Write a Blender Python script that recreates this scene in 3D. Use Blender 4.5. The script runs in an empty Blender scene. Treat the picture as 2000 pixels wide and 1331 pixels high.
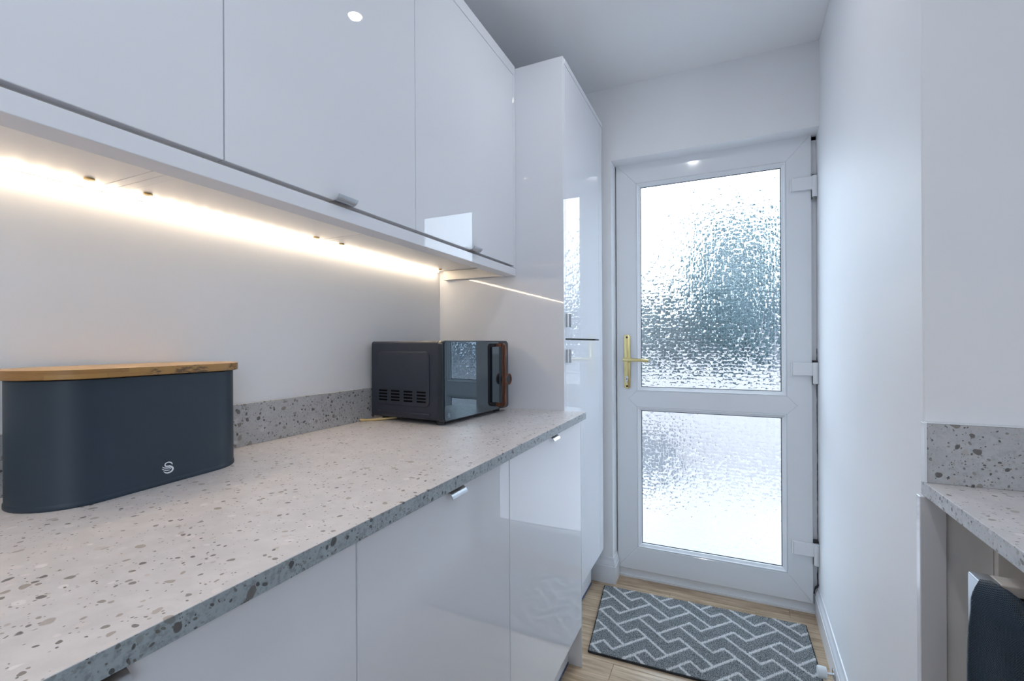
import bpy, bmesh, math, random
import numpy as np
from mathutils import Matrix, Vector
random.seed(7)
S = bpy.context.scene
COL = S.collection

# ---------------------------------------------------------------- camera
CAMH = 1.1301
yaw, roll = math.radians(24.6863), math.radians(-0.2907)
F = Vector((-math.sin(yaw), math.cos(yaw), 0)); R = Vector((math.cos(yaw), math.sin(yaw), 0)); U = Vector((0, 0, 1))
Rr = R*math.cos(roll) + U*math.sin(roll); Ur = -R*math.sin(roll) + U*math.cos(roll)
cam = bpy.data.cameras.new('camera'); co = bpy.data.objects.new('camera', cam); COL.objects.link(co)
cam.sensor_width = 36; cam.lens = 910.3447/2000*36; cam.shift_y = 7.0081/2000
cam.clip_start = 0.02; cam.clip_end = 200
M = Matrix.Identity(4)
for i in range(3):
    M[i][0] = Rr[i]; M[i][1] = Ur[i]; M[i][2] = -F[i]
M[2][3] = CAMH
co.matrix_world = M
S.camera = co

# ---------------------------------------------------------------- world, lights, exposure
S.view_settings.view_transform = 'Standard'; S.view_settings.look = 'None'
S.view_settings.exposure = 0.48; S.view_settings.gamma = 1.0; S.view_settings.use_curve_mapping = False
try:
    S.cycles.use_denoising = True
    S.cycles.max_bounces = 12; S.cycles.diffuse_bounces = 6; S.cycles.glossy_bounces = 6; S.cycles.transmission_bounces = 10
    S.cycles.sample_clamp_indirect = 6.0
    S.cycles.caustics_refractive = True; S.cycles.caustics_reflective = False
    S.cycles.blur_glossy = 0.0
except Exception:
    pass
w = bpy.data.worlds.new('overcast_sky'); S.world = w; w.use_nodes = True
bg = w.node_tree.nodes['Background']
bg.inputs[0].default_value = (0.735, 0.865, 1.0, 1); bg.inputs[1].default_value = 3.85

def area(name, loc, rot, sx, sy, power, col, shape='RECTANGLE'):
    l = bpy.data.lights.new(name, 'AREA'); l.shape = shape; l.size = sx; l.size_y = sy; l.energy = power; l.color = col
    o = bpy.data.objects.new(name, l); COL.objects.link(o); o.location = loc; o.rotation_euler = rot
    return o
XR_ = 0.95
COOL = (0.68, 0.82, 1.0)
# daylight through an added, unseen window over the right-hand worktop, beside and behind the camera
wp = area('fill_window_portal', (XR_+0.10, -1.1, 1.52), (math.radians(90), 0, math.radians(90)), 1.0, 1.05, 1, COOL)
wp.data.cycles.is_portal = True     # only guides the sampling of the sky through the added opening
# ceiling downlights, the last two unseen and added for fill (fixtures built further down at the same places)
DOWN = [(-0.19, 1.31), (-0.1, 0.05), (-0.1, -1.2)]
for (x, y) in DOWN:
    area('downlight_lamp', (x, y, 2.326), (0, 0, 0), 0.036, 0.036, 1.4 if y > 1 else 1.7, (0.92, 0.94, 0.98), 'DISK')

# ---------------------------------------------------------------- helpers
def link(o, parent=None):
    COL.objects.link(o)
    if parent is not None: o.parent = parent
    return o
def obj(name, bm, mat, parent=None, smooth=None):
    me = bpy.data.meshes.new(name)
    bmesh.ops.recalc_face_normals(bm, faces=bm.faces[:])
    bm.to_mesh(me); bm.free()
    if mat is not None:
        for m in (mat if isinstance(mat, (list, tuple)) else [mat]): me.materials.append(m)
    if smooth is not None:
        me.polygons.foreach_set('use_smooth', [True]*len(me.polygons))
        try: me.set_sharp_from_angle(angle=math.radians(smooth))
        except Exception: pass
    return link(bpy.data.objects.new(name, me), parent)
def thing(name, label, cat, loc=(0, 0, 0), rz=0, group=None):
    o = bpy.data.objects.new(name, None); COL.objects.link(o); o.location = loc; o.rotation_euler = (0, 0, rz)
    o.empty_display_size = 0.05
    o['label'] = label; o['category'] = cat
    if group: o['group'] = group
    return o
def tag(o, label, cat, group=None):
    o['label'] = label; o['category'] = cat
    if group: o['group'] = group
    return o
def struct(o, label=None, cat=None):
    o['kind'] = 'structure'
    if label: o['label'] = label
    if cat: o['category'] = cat
    return o
def box_bm(x0, x1, y0, y1, z0, z1, bev=0.0, seg=2, bm=None):
    b = bmesh.new()
    bmesh.ops.create_cube(b, size=1)
    for v in b.verts:
        v.co = Vector(((x0+x1)/2 + v.co.x*(x1-x0), (y0+y1)/2 + v.co.y*(y1-y0), (z0+z1)/2 + v.co.z*(z1-z0)))
    if bev: bmesh.ops.bevel(b, geom=b.edges[:], offset=bev, segments=seg, profile=0.5, affect='EDGES')
    if bm is None: return b
    return merge(bm, b)
def merge(bm, b):
    me = bpy.data.meshes.new('tmp'); b.to_mesh(me); b.free(); bm.from_mesh(me); bpy.data.meshes.remove(me); return bm
def prism_bm(pts, axis, a0, a1, bev=0.0, seg=1, bm=None):
    """closed 2-D outline extruded along an axis; pts are (y,z) for X, (x,z) for Y, (x,y) for Z"""
    b = bmesh.new()
    def P(p, a):
        return {'X': (a, p[0], p[1]), 'Y': (p[0], a, p[1]), 'Z': (p[0], p[1], a)}[axis]
    A = [b.verts.new(P(p, a0)) for p in pts]; B = [b.verts.new(P(p, a1)) for p in pts]
    n = len(pts)
    b.faces.new(A); b.faces.new(B[::-1])
    for i in range(n): b.faces.new([A[i], B[i], B[(i+1) % n], A[(i+1) % n]])
    bmesh.ops.recalc_face_normals(b, faces=b.faces[:])
    if bev: bmesh.ops.bevel(b, geom=b.edges[:], offset=bev, segments=seg, profile=0.5, affect='EDGES')
    if bm is None: return b
    return merge(bm, b)
def cyl_bm(c, axis, r, h, n=32, bev=0.0, r2=None, bm=None):
    b = bmesh.new()
    bmesh.ops.create_cone(b, cap_ends=True, segments=n, radius1=r, radius2=r if r2 is None else r2, depth=h)
    if axis == 'X': bmesh.ops.rotate(b, verts=b.verts, cent=(0, 0, 0), matrix=Matrix.Rotation(math.pi/2, 3, 'Y'))
    if axis == 'Y': bmesh.ops.rotate(b, verts=b.verts, cent=(0, 0, 0), matrix=Matrix.Rotation(math.pi/2, 3, 'X'))
    bmesh.ops.translate(b, verts=b.verts, vec=c)
    if bev:
        es = [e for e in b.edges if len(e.link_faces) == 2 and e.calc_face_angle(0) > 0.8]
        bmesh.ops.bevel(b, geom=es, offset=bev, segments=2, profile=0.5, affect='EDGES')
    if bm is None: return b
    return merge(bm, b)
def ring_bm(c, axis, r0, r1, h, n=36, bm=None):
    b = bmesh.new(); L = []
    for (r, a) in ((r1, -h/2), (r1, h/2), (r0, h/2), (r0, -h/2)):
        ring = []
        for i in range(n):
            t = 2*math.pi*i/n; p = (r*math.cos(t), r*math.sin(t))
            q = {'X': (a, p[0], p[1]), 'Y': (p[0], a, p[1]), 'Z': (p[0], p[1], a)}[axis]
            ring.append(b.verts.new(Vector(q)+Vector(c)))
        L.append(ring)
    for k in range(4):
        for i in range(n): b.faces.new([L[k][i], L[k][(i+1) % n], L[(k+1) % 4][(i+1) % n], L[(k+1) % 4][i]])
    if bm is None: return b
    return merge(bm, b)
def tube_bm(pts, r, n=10, bm=None, closed=False, squash=1.0):
    b = bmesh.new(); pts = [Vector(p) for p in pts]; N = len(pts); rings = []
    up0 = Vector((0, 0, 1))
    for i, p in enumerate(pts):
        t = (pts[min(i+1, N-1)] - pts[max(i-1, 0)]).normalized()
        if abs(t.dot(up0)) > 0.95: s = t.cross(Vector((0, 1, 0))).normalized()
        else: s = t.cross(up0).normalized()
        q = s.cross(t).normalized()
        rr = r[i] if isinstance(r, (list, tuple)) else r
        rings.append([b.verts.new(p + s*rr*math.cos(2*math.pi*k/n) + q*rr*squash*math.sin(2*math.pi*k/n)) for k in range(n)])
    for i in range(N-1):
        for k in range(n): b.faces.new([rings[i][k], rings[i][(k+1) % n], rings[i+1][(k+1) % n], rings[i+1][k]])
    b.faces.new(rings[0][::-1]); b.faces.new(rings[-1])
    if bm is None: return b
    return merge(bm, b)
def rrect(y0, y1, z0, z1, r, n=6):
    out = []
    for (cy, cz, a0) in ((y1-r, z1-r, 0), (y0+r, z1-r, 90), (y0+r, z0+r, 180), (y1-r, z0+r, 270)):
        for i in range(n+1):
            a = math.radians(a0 + 90*i/n); out.append((cy+r*math.cos(a), cz+r*math.sin(a)))
    return out

# ---------------------------------------------------------------- materials
class NT:
    def __init__(s, name):
        s.m = bpy.data.materials.new(name); s.m.use_nodes = True; s.t = s.m.node_tree; s.t.nodes.clear()
        s.out = s.t.nodes.new('ShaderNodeOutputMaterial')
        s.b = s.t.nodes.new('ShaderNodeBsdfPrincipled'); s.t.links.new(s.b.outputs[0], s.out.inputs[0])
    def n(s, typ, **kw):
        nd = s.t.nodes.new(typ)
        ins = kw.pop('ins', {})
        for k, v in kw.items(): setattr(nd, k, v)
        for k, v in ins.items(): s.set(nd.inputs[k], v)
        return nd
    def set(s, sock, v):
        if isinstance(v, bpy.types.NodeSocket): s.t.links.new(v, sock)
        elif isinstance(v, bpy.types.Node): s.t.links.new(v.outputs[0], sock)
        else: sock.default_value = v
    def math(s, op, a, b=None, clamp=False):
        nd = s.n('ShaderNodeMath', operation=op, use_clamp=clamp); s.set(nd.inputs[0], a)
        if b is not None: s.set(nd.inputs[1], b)
        return nd.outputs[0]
    def vmath(s, op, a, b=None, sc=None):
        nd = s.n('ShaderNodeVectorMath', operation=op); s.set(nd.inputs[0], a)
        if b is not None: s.set(nd.inputs[1], b)
        if sc is not None: s.set(nd.inputs['Scale'], sc)
        return nd.outputs[0]
    def mix(s, f, a, b):
        nd = s.n('ShaderNodeMix', data_type='RGBA'); s.set(nd.inputs[0], f); s.set(nd.inputs[6], a); s.set(nd.inputs[7], b)
        return nd.outputs[2]
    def ramp(s, f, stops):
        nd = s.n('ShaderNodeValToRGB'); s.set(nd.inputs[0], f); el = nd.color_ramp.elements
        el[0].position = stops[0][0]; el[0].color = stops[0][1]
        el[1].position = stops[-1][0]; el[1].color = stops[-1][1]
        for p, c in stops[1:-1]:
            e = el.new(p); e.color = c
        return nd.outputs[0]
    def smooth(s, f, a, b):
        nd = s.n('ShaderNodeMapRange', interpolation_type='SMOOTHSTEP'); s.set(nd.inputs[0], f); nd.inputs[1].default_value = a; nd.inputs[2].default_value = b
        return nd.outputs[0]
    def coord(s, k='Object'): return s.n('ShaderNodeTexCoord').outputs[k]
    def noise(s, vec, scale, detail=3, rough=0.5):
        nd = s.n('ShaderNodeTexNoise'); s.set(nd.inputs['Vector'], vec); nd.inputs['Scale'].default_value = scale
        nd.inputs['Detail'].default_value = detail; nd.inputs['Roughness'].default_value = rough; return nd
    def voro(s, vec, scale, feature='F1', metric='EUCLIDEAN', rnd=1.0):
        nd = s.n('ShaderNodeTexVoronoi', feature=feature, distance=metric); s.set(nd.inputs['Vector'], vec)
        nd.inputs['Scale'].default_value = scale; nd.inputs['Randomness'].default_value = rnd; return nd
    def bump(s, h, strength=0.3, dist=0.001):
        nd = s.n('ShaderNodeBump'); s.set(nd.inputs['Height'], h); nd.inputs['Strength'].default_value = strength; nd.inputs['Distance'].default_value = dist
        s.t.links.new(nd.outputs[0], s.b.inputs['Normal']); return nd
    def P(s, **kw):
        names = dict(col='Base Color', rough='Roughness', metal='Metallic', spec='Specular IOR Level', ior='IOR', trans='Transmission Weight',
                     coat='Coat Weight', coatr='Coat Roughness', em='Emission Color', ems='Emission Strength', sheen='Sheen Weight', aniso='Anisotropic')
        for k, v in kw.items(): s.set(s.b.inputs[names[k]], v)
        return s
def C(r, g, b): return (r, g, b, 1)
def plain(name, col, rough=0.5, metal=0, noise=0.02, nscale=8, bump=0, bscale=300, **kw):
    t = NT(name); co_ = t.coord()
    nz = t.noise(co_, nscale, 4)
    v = t.smooth(nz.outputs[0], 0.3, 0.7)
    a = tuple(c*(1-noise) for c in col[:3])+(1,); b = tuple(min(1, c*(1+noise)) for c in col[:3])+(1,)
    t.P(col=t.mix(v, a, b), rough=rough, metal=metal, **kw)
    if bump: t.bump(t.noise(co_, bscale, 3).outputs[0], bump, 0.0006)
    return t.m

M_wall = plain('wall_paint', C(0.87, 0.88, 0.90), 0.55, bump=0.12, bscale=220, noise=0.01, nscale=2)
M_ceil = plain('ceiling_paint', C(0.91, 0.92, 0.93), 0.7, bump=0.1, bscale=180, noise=0.01, nscale=2)
M_gloss = plain('gloss_white', C(0.79, 0.805, 0.85), 0.012, noise=0.004, nscale=1.5, ior=1.5)
M_satin = plain('satin_white_board', C(0.85, 0.84, 0.84), 0.28, noise=0.01, bump=0.05, bscale=120)
M_pvc = plain('white_pvc', C(0.82, 0.84, 0.87), 0.10, noise=0.006)
M_base = plain('gloss_paint_skirting', C(0.82, 0.84, 0.88), 0.2, noise=0.01, bump=0.05, bscale=60)
M_plinth = plain('plinth_white', C(0.76, 0.79, 0.85), 0.25)
M_film = plain('blue_seal', C(0.03, 0.07, 0.2), 0.3)
M_gap = plain('gap_grey', C(0.30, 0.36, 0.41), 0.5)  # plain grey of the slab under the floor planks
M_dark = plain('dark_rubber', C(0.02, 0.022, 0.026), 0.5)
M_nickel = plain('brushed_nickel', C(0.50, 0.52, 0.55), 0.3, metal=1, bump=0.04, bscale=500)
M_chrome = plain('satin_chrome', C(0.75, 0.77, 0.8), 0.2, metal=1)
M_brass = plain('polished_brass', C(0.80, 0.68, 0.33), 0.22, metal=1, noise=0.05)
M_brassd = plain('dull_brass', C(0.36, 0.27, 0.12), 0.45, metal=1)
M_navy = plain('navy_tin', C(0.013, 0.026, 0.043), 0.48, noise=0.06, nscale=3, bump=0.02, bscale=900)
M_mw = plain('slate_metal', C(0.023, 0.029, 0.046), 0.42, noise=0.03, bump=0.02, bscale=900)
M_mwf = plain('slate_plastic', C(0.016, 0.024, 0.034), 0.3)
M_black = plain('black_slot', C(0.002, 0.002, 0.003), 1.0, spec=0.1)
M_emb = plain('silver_print', C(0.75, 0.78, 0.84), 0.3, noise=0.02)
M_embg = plain('grey_print', C(0.28, 0.38, 0.45), 0.4)
M_cord = plain('cream_cable', C(0.62, 0.47, 0.2), 0.4)
M_rubberw = plain('white_rubber', C(0.75, 0.78, 0.8), 0.5)
M_grime = plain('dark_sealant', C(0.05, 0.05, 0.06), 0.8, noise=0.3, nscale=80)
M_panel = plain('grey_white_board', C(0.86, 0.86, 0.86), 0.4)
M_cream = plain('cream_board', C(0.84, 0.81, 0.76), 0.4)
M_mirror = NT('dark_mirror_glass').P(col=C(0.010, 0.017, 0.024), rough=0.012, ior=2.2).m
M_mirror.node_tree.nodes['Principled BSDF'].inputs['Specular Tint'].default_value = (0.72, 0.90, 1.0, 1)

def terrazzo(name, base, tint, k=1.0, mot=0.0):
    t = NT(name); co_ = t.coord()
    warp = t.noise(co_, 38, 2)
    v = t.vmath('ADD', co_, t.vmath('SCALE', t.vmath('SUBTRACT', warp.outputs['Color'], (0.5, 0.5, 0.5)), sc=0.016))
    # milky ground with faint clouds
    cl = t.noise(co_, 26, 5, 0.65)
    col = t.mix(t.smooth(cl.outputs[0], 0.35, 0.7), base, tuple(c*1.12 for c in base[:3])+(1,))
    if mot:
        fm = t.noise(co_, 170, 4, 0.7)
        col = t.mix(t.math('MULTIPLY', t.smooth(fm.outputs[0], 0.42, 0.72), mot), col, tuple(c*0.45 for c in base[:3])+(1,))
    def layer(col, scale, prob, r0, r1, cols, soft, off):
        vv = t.vmath('ADD', v, off)
        vo = t.voro(vv, scale)
        sep = t.n('ShaderNodeSeparateColor'); t.set(sep.inputs[0], vo.outputs['Color'])
        rad = t.math('MULTIPLY_ADD', sep.outputs[1], r1-r0); rad.node.inputs[2].default_value = r0
        d = t.math('SUBTRACT', rad, vo.outputs['Distance'])
        inside = t.smooth(d, 0.0, soft)
        on = t.math('LESS_THAN', sep.outputs[0], prob)
        f = t.math('MULTIPLY', inside, on)
        cc = t.ramp(sep.outputs[2], cols)
        det = t.noise(co_, scale*9, 3)
        cc = t.mix(t.math('MULTIPLY', det.outputs[0], 0.30), cc, base)
        return t.mix(f, col, cc)
    K = tint
    B0 = base; pale = [(0.0, C(B0[0]*1.22, B0[1]*1.2, B0[2]*1.2)), (0.5, C(B0[0]*.92, B0[1]*.86, B0[2]*.8)), (1.0, C(B0[0]*1.3, B0[1]*1.3, B0[2]*1.3))]
    col = layer(col, 62, 0.42, 0.20, 0.40, pale, 0.08, (3.1, 1.7, 0.4))
    b0, b1, b2 = base[:3]; mid = [(0.0, C(b0*.84, b1*.80, b2*.75)), (0.35, C(b0*.60, b1*.54, b2*.47)), (0.7, C(b0*.34*K, b1*.30*K, b2*.28*K)), (1.0, C(.10*K, .09*K, .09*K))]
    col = layer(col, 95, 0.30*k, 0.18, 0.38, mid, 0.05, (0.3, 9.7, 2.4))
    col = layer(col, 230, 0.26*k, 0.18, 0.40, [(0, C(.10*K, .10*K, .11*K)), (.4, C(.28*K, .23*K, .18*K)), (1, C(b0*.8, b1*.77, b2*.74))], 0.08, (5.3, 2.2, 7.4))
    big = [(0.0, C(b0*.80, b1*.75, b2*.70)), (0.35, C(b0*.55, b1*.48, b2*.41)), (0.75, C(.26*K, .22*K, .20*K)), (1.0, C(0.10*K, 0.09*K, 0.09*K))]
    col = layer(col, 42, 0.20*k, 0.15, 0.30, big, 0.04, (8.3, 0.7, 1.4))
    t.P(col=col, rough=0.33)
    t.bump(t.noise(co_, 700, 2).outputs[0], 0.05, 0.0004)
    return t.m
M_terr = terrazzo('terrazzo_laminate', C(0.65, 0.615, 0.61), 0.72, 0.85)
M_terr_vshade = terrazzo('terrazzo_upright_shaded', C(0.46, 0.465, 0.475), 0.42, 1.8, 0.35)  # darker copy of the worktop terrazzo, shade of upright faces in its colour
M_terr_eshade = terrazzo('terrazzo_edge_shaded', C(0.33, 0.375, 0.40), 0.42, 2.0, 0.7)  # darkest copy: shade on the left front edge put into the colour

def oak(name, seed):
    t = NT(name); co_ = t.coord()
    inf = t.n('ShaderNodeObjectInfo')
    off = t.vmath('SCALE', t.vmath('ADD', inf.outputs['Location'], (seed, 0.3, 0.7)), sc=1.0)
    rnd = t.math('MULTIPLY', inf.outputs['Random'], 40.0)
    cmb = t.n('ShaderNodeCombineXYZ'); t.set(cmb.inputs[0], rnd); t.set(cmb.inputs[1], rnd)
    v = t.vmath('ADD', co_, cmb.outputs[0])
    v1 = t.vmath('MULTIPLY', v, (1.8, 13, 8)); v2 = t.vmath('MULTIPLY', v, (6, 110, 20))
    g = t.noise(v1, 2.2, 5, 0.6); g2 = t.noise(v2, 1.5, 3, 0.6)
    wv = t.n('ShaderNodeTexWave', wave_type='BANDS', bands_direction='Y'); t.set(wv.inputs['Vector'], t.vmath('MULTIPLY', v, (0.8, 6, 1)))
    wv.inputs['Scale'].default_value = 2.6; wv.inputs['Distortion'].default_value = 7; wv.inputs['Detail'].default_value = 3
    f = t.math('MULTIPLY_ADD', g2.outputs[0], 0.5); t.set(f.node.inputs[2], t.math('MULTIPLY', g.outputs[0], 0.5))
    f = t.math('MULTIPLY_ADD', wv.outputs[1], 0.05); 
    t.set(f.node.inputs[2], t.math('ADD', t.math('MULTIPLY', g2.outputs[0], 0.34), t.math('MULTIPLY', g.outputs[0], 0.62)))
    col = t.ramp(f, [(0.30, C(0.20, 0.13, 0.08)), (0.45, C(0.40, 0.285, 0.18)), (0.6, C(0.60, 0.455, 0.31)), (0.75, C(0.72, 0.58, 0.42))])
    t.P(col=col, rough=0.35)
    t.bump(g2.outputs[0], 0.15, 0.0008)
    return t.m
M_oak = oak('oak_laminate', 0.0)

# ---------------------------------------------------------------- the setting
CZ = 2.335
XL = -1.045                       # left wall
XR = 0.95                         # right wall of the wide part
YB = 2.195                        # back wall face
YF = -2.6
floor = struct(obj('floor', box_bm(-1.2, 1.15, -2.8, 2.40, -0.10, -0.008), M_gap))
PW, PL = 0.19, 1.28
plank_meshes = {}
row = 0
y = 2.40
while y > -2.6:
    y0 = max(y-PW, -2.6)
    x = -1.045 - (row*0.47 % PL)
    while x < 0.95:
        xa, xb = max(x, -1.045), min(x+PL, 0.95)
        if xb-xa > 0.02:
            key = (round(xb-xa, 3), round(y-y0, 3))
            cx, cy = (xa+xb)/2, (y+y0)/2
            if key in plank_meshes:
                p = bpy.data.objects.new('plank', plank_meshes[key]); link(p, floor)
            else:
                g = 0.0004
                p = obj('plank', box_bm(-(xb-xa)/2+g, (xb-xa)/2-g, -(y-y0)/2+g, (y-y0)/2-g, -0.008, 0, 0.0009, 1), M_oak, floor)
                plank_meshes[key] = p.data
            p.location = (cx, cy, 0)
        x += PL
    y -= PW; row += 1
struct(obj('ceiling', box_bm(-1.2, 1.15, -2.8, 2.5, CZ, CZ+0.12), M_ceil))
struct(obj('wall_left', box_bm(XL-0.12, XL, -2.8, 2.5, 0, CZ), M_wall))
bm = box_bm(XL, -0.490, YB, 2.42, 0, CZ)
box_bm(-0.490, 0.36, YB, 2.42, 1.992, CZ, bm=bm)
struct(obj('wall_back', bm, M_wall))
# corridor wall on the right: slightly splayed, its near end faces the camera
struct(obj('wall_right', prism_bm([(0.3065, 1.022), (0.3480, 2.42), (1.15, 2.42), (1.15, 1.022)], 'Z', 0, CZ, 0.003, 2), M_wall))
bm = box_bm(XR, XR+0.12, -2.8, -1.6, 0, CZ); box_bm(XR, XR+0.12, -0.6, 1.022, 0, CZ, bm=bm)
box_bm(XR, XR+0.12, -1.6, -0.6, 0, 0.995, bm=bm); box_bm(XR, XR+0.12, -1.6, -0.6, 2.05, CZ, bm=bm)  # leaves the opening for the added window
struct(obj('wall_side', bm, M_wall))
bm = box_bm(-1.2, 1.15, YF-0.12, YF, 0, CZ)
struct(obj('wall_front', bm, M_wall))

def baseboard_profile(h=0.12, d=0.014):
    return [(0, 0), (d, 0), (d, h*0.66), (d-0.002, h*0.68), (d-0.002, h*0.70), (d-0.003, h*0.75), (d-0.0065, h*0.83), (d-0.009, h*0.88), (d-0.0095, h*0.93), (d-0.011, h*0.98), (0, h)]
def baseboard(name, p0, p1, n):
    """profile swept from p0 to p1 (xy), standing out in direction n"""
    b = bmesh.new(); pr = baseboard_profile(); rings = []
    for p in (p0, p1): rings.append([b.verts.new((p[0]+n[0]*a, p[1]+n[1]*a, z)) for a, z in pr])
    k = len(pr)
    for i in range(k): b.faces.new([rings[0][i], rings[1][i], rings[1][(i+1) % k], rings[0][(i+1) % k]])
    b.faces.new(rings[0]); b.faces.new(rings[1][::-1])
    return struct(obj(name, b, M_base, smooth=25))
d = Vector((0.0415, 1.398)).normalized(); nrm = (-d.y, d.x)
def wx(yy): return 0.3065 + (yy-1.022)*0.0415/1.398
baseboard('baseboard_right', (wx(1.03), 1.03), (wx(2.275), 2.275), nrm)
# short baseboard left of the door, mitred round into the reveal
b = bmesh.new(); pr = baseboard_profile(); rings = []
for k in range(3):
    rg = []
    for a, z in pr:
        rg.append(b.verts.new({0: (-0.78, YB-a, z), 1: (-0.490+a, YB-a, z), 2: (-0.490+a, 2.276, z)}[k]))
    rings.append(rg)
for q in range(2):
    for i in range(len(pr)): b.faces.new([rings[q][i], rings[q+1][i], rings[q+1][(i+1) % len(pr)], rings[q][(i+1) % len(pr)]])
b.faces.new(rings[0]); b.faces.new(rings[2][::-1])
struct(obj('baseboard_back', b, M_base, smooth=25))
baseboard('baseboard_side', (0.95, 1.0), (0.95, -2.6), (-1, 0))

# ---------------------------------------------------------------- back door
door = bpy.data.objects.new('door_1', None); COL.objects.link(door); door.location = (-0.08, 2.278, 0)
struct(door, 'white back door with two textured glass panes and brass handle', 'door')
DX, DY = -0.08, 2.278
def dobj(name, bm, mat, parent=None, smooth=None):
    """built in world coordinates, moved into the door's frame"""
    bmesh.ops.translate(bm, verts=bm.verts, vec=(-DX, -DY, 0))
    return obj(name, bm, mat, parent or door, smooth)
LX0, LX1, LZ0, LZ1 = -0.485, 0.324, 0.0436, 1.998
IX0, IX1 = -0.390, 0.232
T1, T0, B1, B0 = 1.897, 0.903, 0.826, 0.153
bv = 0.0020
yf, yb = 2.278, 2.336
dobj('stile', prism_bm([(LX0, LZ0), (LX0, LZ1), (IX0, T1), (IX0, T0), (IX0-0.0385, (T0+B1)/2), (IX0, B1), (IX0, B0)], 'Y', yf, yb, bv), M_pvc)
dobj('stile', prism_bm([(LX1, LZ0), (LX1, LZ1), (IX1, T1), (IX1, T0), (IX1+0.0385, (T0+B1)/2), (IX1, B1), (IX1, B0)], 'Y', yf, yb, bv), M_pvc)
dobj('top_rail', prism_bm([(LX0, LZ1), (LX1, LZ1), (IX1, T1), (IX0, T1)], 'Y', yf, yb, bv), M_pvc)
dobj('bottom_rail', prism_bm([(LX0, LZ0), (LX1, LZ0), (IX1, B0), (IX0, B0)], 'Y', yf, yb, bv), M_pvc)
dobj('middle_rail', prism_bm([(IX0, T0), (IX0-0.0385, (T0+B1)/2), (IX0, B1), (IX1, B1), (IX1+0.0385, (T0+B1)/2), (IX1, T0)], 'Y', yf, yb, bv), M_pvc)
def bead(z0, z1):
    b = bmesh.new()
    prof = [(0.0, 0.003), (0.002, 0.0005), (0.005, 0.0005), (0.007, 0.003), (0.0075, 0.0045), (0.017, 0.013), (0.018, 0.020), (0.0, 0.020)]
    def rectpts(ins, yy): return [(IX0+ins, yf+yy, z0+ins), (IX1-ins, yf+yy, z0+ins), (IX1-ins, yf+yy, z1-ins), (IX0+ins, yf+yy, z1-ins)]
    L = [[b.verts.new(p) for p in rectpts(a, yy)] for a, yy in prof]
    for k in range(len(prof)):
        for i in range(4): b.faces.new([L[k][i], L[k][(i+1) % 4], L[(k+1) % len(prof)][(i+1) % 4], L[(k+1) % len(prof)][i]])
    return b
def rect_ring(i0, i1, y0, y1, z0, z1):
    b = bmesh.new(); L = []
    for ins, yy in ((i0, y0), (i1, y0), (i1, y1), (i0, y1)):
        L.append([b.verts.new(p) for p in [(IX0+ins, yy, z0+ins), (IX1-ins, yy, z0+ins), (IX1-ins, yy, z1-ins), (IX0+ins, yy, z1-ins)]])
    for k in range(4):
        for i in range(4): b.faces.new([L[k][i], L[k][(i+1) % 4], L[(k+1) % 4][(i+1) % 4], L[(k+1) % 4][i]])
    return b
# textured glass: small tilted rectangular facets plus a fine ripple
t = NT('mosaic_textured_glass')
t.t.nodes.remove(t.b)
co_ = t.coord()
vv = t.vmath('MULTIPLY', co_, (1.0, 0.0, 0.74))
def cells(off, scale, tilt, edge):
    v_ = t.vmath('ADD', vv, off); vo = t.voro(v_, scale, metric='CHEBYCHEV', rnd=0.9)
    flat = t.vmath('SCALE', t.vmath('SUBTRACT', vo.outputs['Color'], (.5, .5, .5)), sc=tilt)
    o_ = t.vmath('SCALE', t.vmath('SUBTRACT', v_, vo.outputs['Position']), sc=scale*edge)
    rim = t.smooth(vo.outputs['Distance'], 0.22, 0.50)
    return t.vmath('ADD', flat, t.vmath('SCALE', o_, sc=rim))
a1 = cells((0, 0, 0), 84, 0.17, 0.38)
a2 = cells((3.3, 0, 1.7), 150, 0.10, 0.14)
nz = t.noise(t.vmath('MULTIPLY', co_, (1, 0, .5)), 30, 2)
a3 = t.vmath('SCALE', t.vmath('SUBTRACT', nz.outputs['Color'], (.5, .5, .5)), sc=0.12)
geo = t.n('ShaderNodeNewGeometry')
sy_ = t.n('ShaderNodeSeparateXYZ'); t.set(sy_.inputs[0], co_)
outer = t.math('GREATER_THAN', sy_.outputs[1], 0.0255)   # only the outer face is patterned
nn = t.vmath('NORMALIZE', t.vmath('ADD', geo.outputs['Normal'], t.vmath('SCALE', t.vmath('ADD', t.vmath('ADD', a1, a2), a3), sc=outer)))
gl = t.n('ShaderNodeBsdfGlass'); gl.inputs['Roughness'].default_value = 0.006; gl.inputs['IOR'].default_value = 1.45
gl.inputs['Color'].default_value = (0.97, 0.99, 1.0, 1)
t.set(gl.inputs['Normal'], nn); t.t.links.new(gl.outputs[0], t.out.inputs[0])
M_glass = t.m
for z0, z1 in ((T0, T1), (B0, B1)):
    p = dobj('glass_pane', box_bm(IX0+0.014, IX1-0.014, yf+0.0225, yf+0.0285, z0+0.014, z1-0.014), M_glass)
    p['label'] = 'tall upper pane of textured glass' if z0 > 0.5 else 'shorter lower pane of textured glass'
    dobj('glazing_bead', bead(z0, z1), M_pvc)
    dobj('gasket', rect_ring(0.0165, 0.0205, yf+0.0195, yf+0.0222, z0, z1), M_dark)
# fixed frame and sill
bm = box_bm(-0.4895, -0.470, 2.298, 2.40, 0.0, 2.03, 0.001); box_bm(0.300, 0.3440, 2.298, 2.40, 0.0, 2.03, 0.001, bm=bm)
box_bm(-0.4895, 0.3440, 2.298, 2.40, 1.975, 1.9918, 0.001, bm=bm)
dobj('door_frame', bm, M_pvc)
bm = box_bm(-0.4895, 0.332, 2.289, 2.40, 0.0, 0.041, 0.0015); box_bm(-0.4895, 0.331, 2.281, 2.289, 0.0, 0.012, 0.001, bm=bm)
dobj('door_sill', bm, M_pvc)
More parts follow.
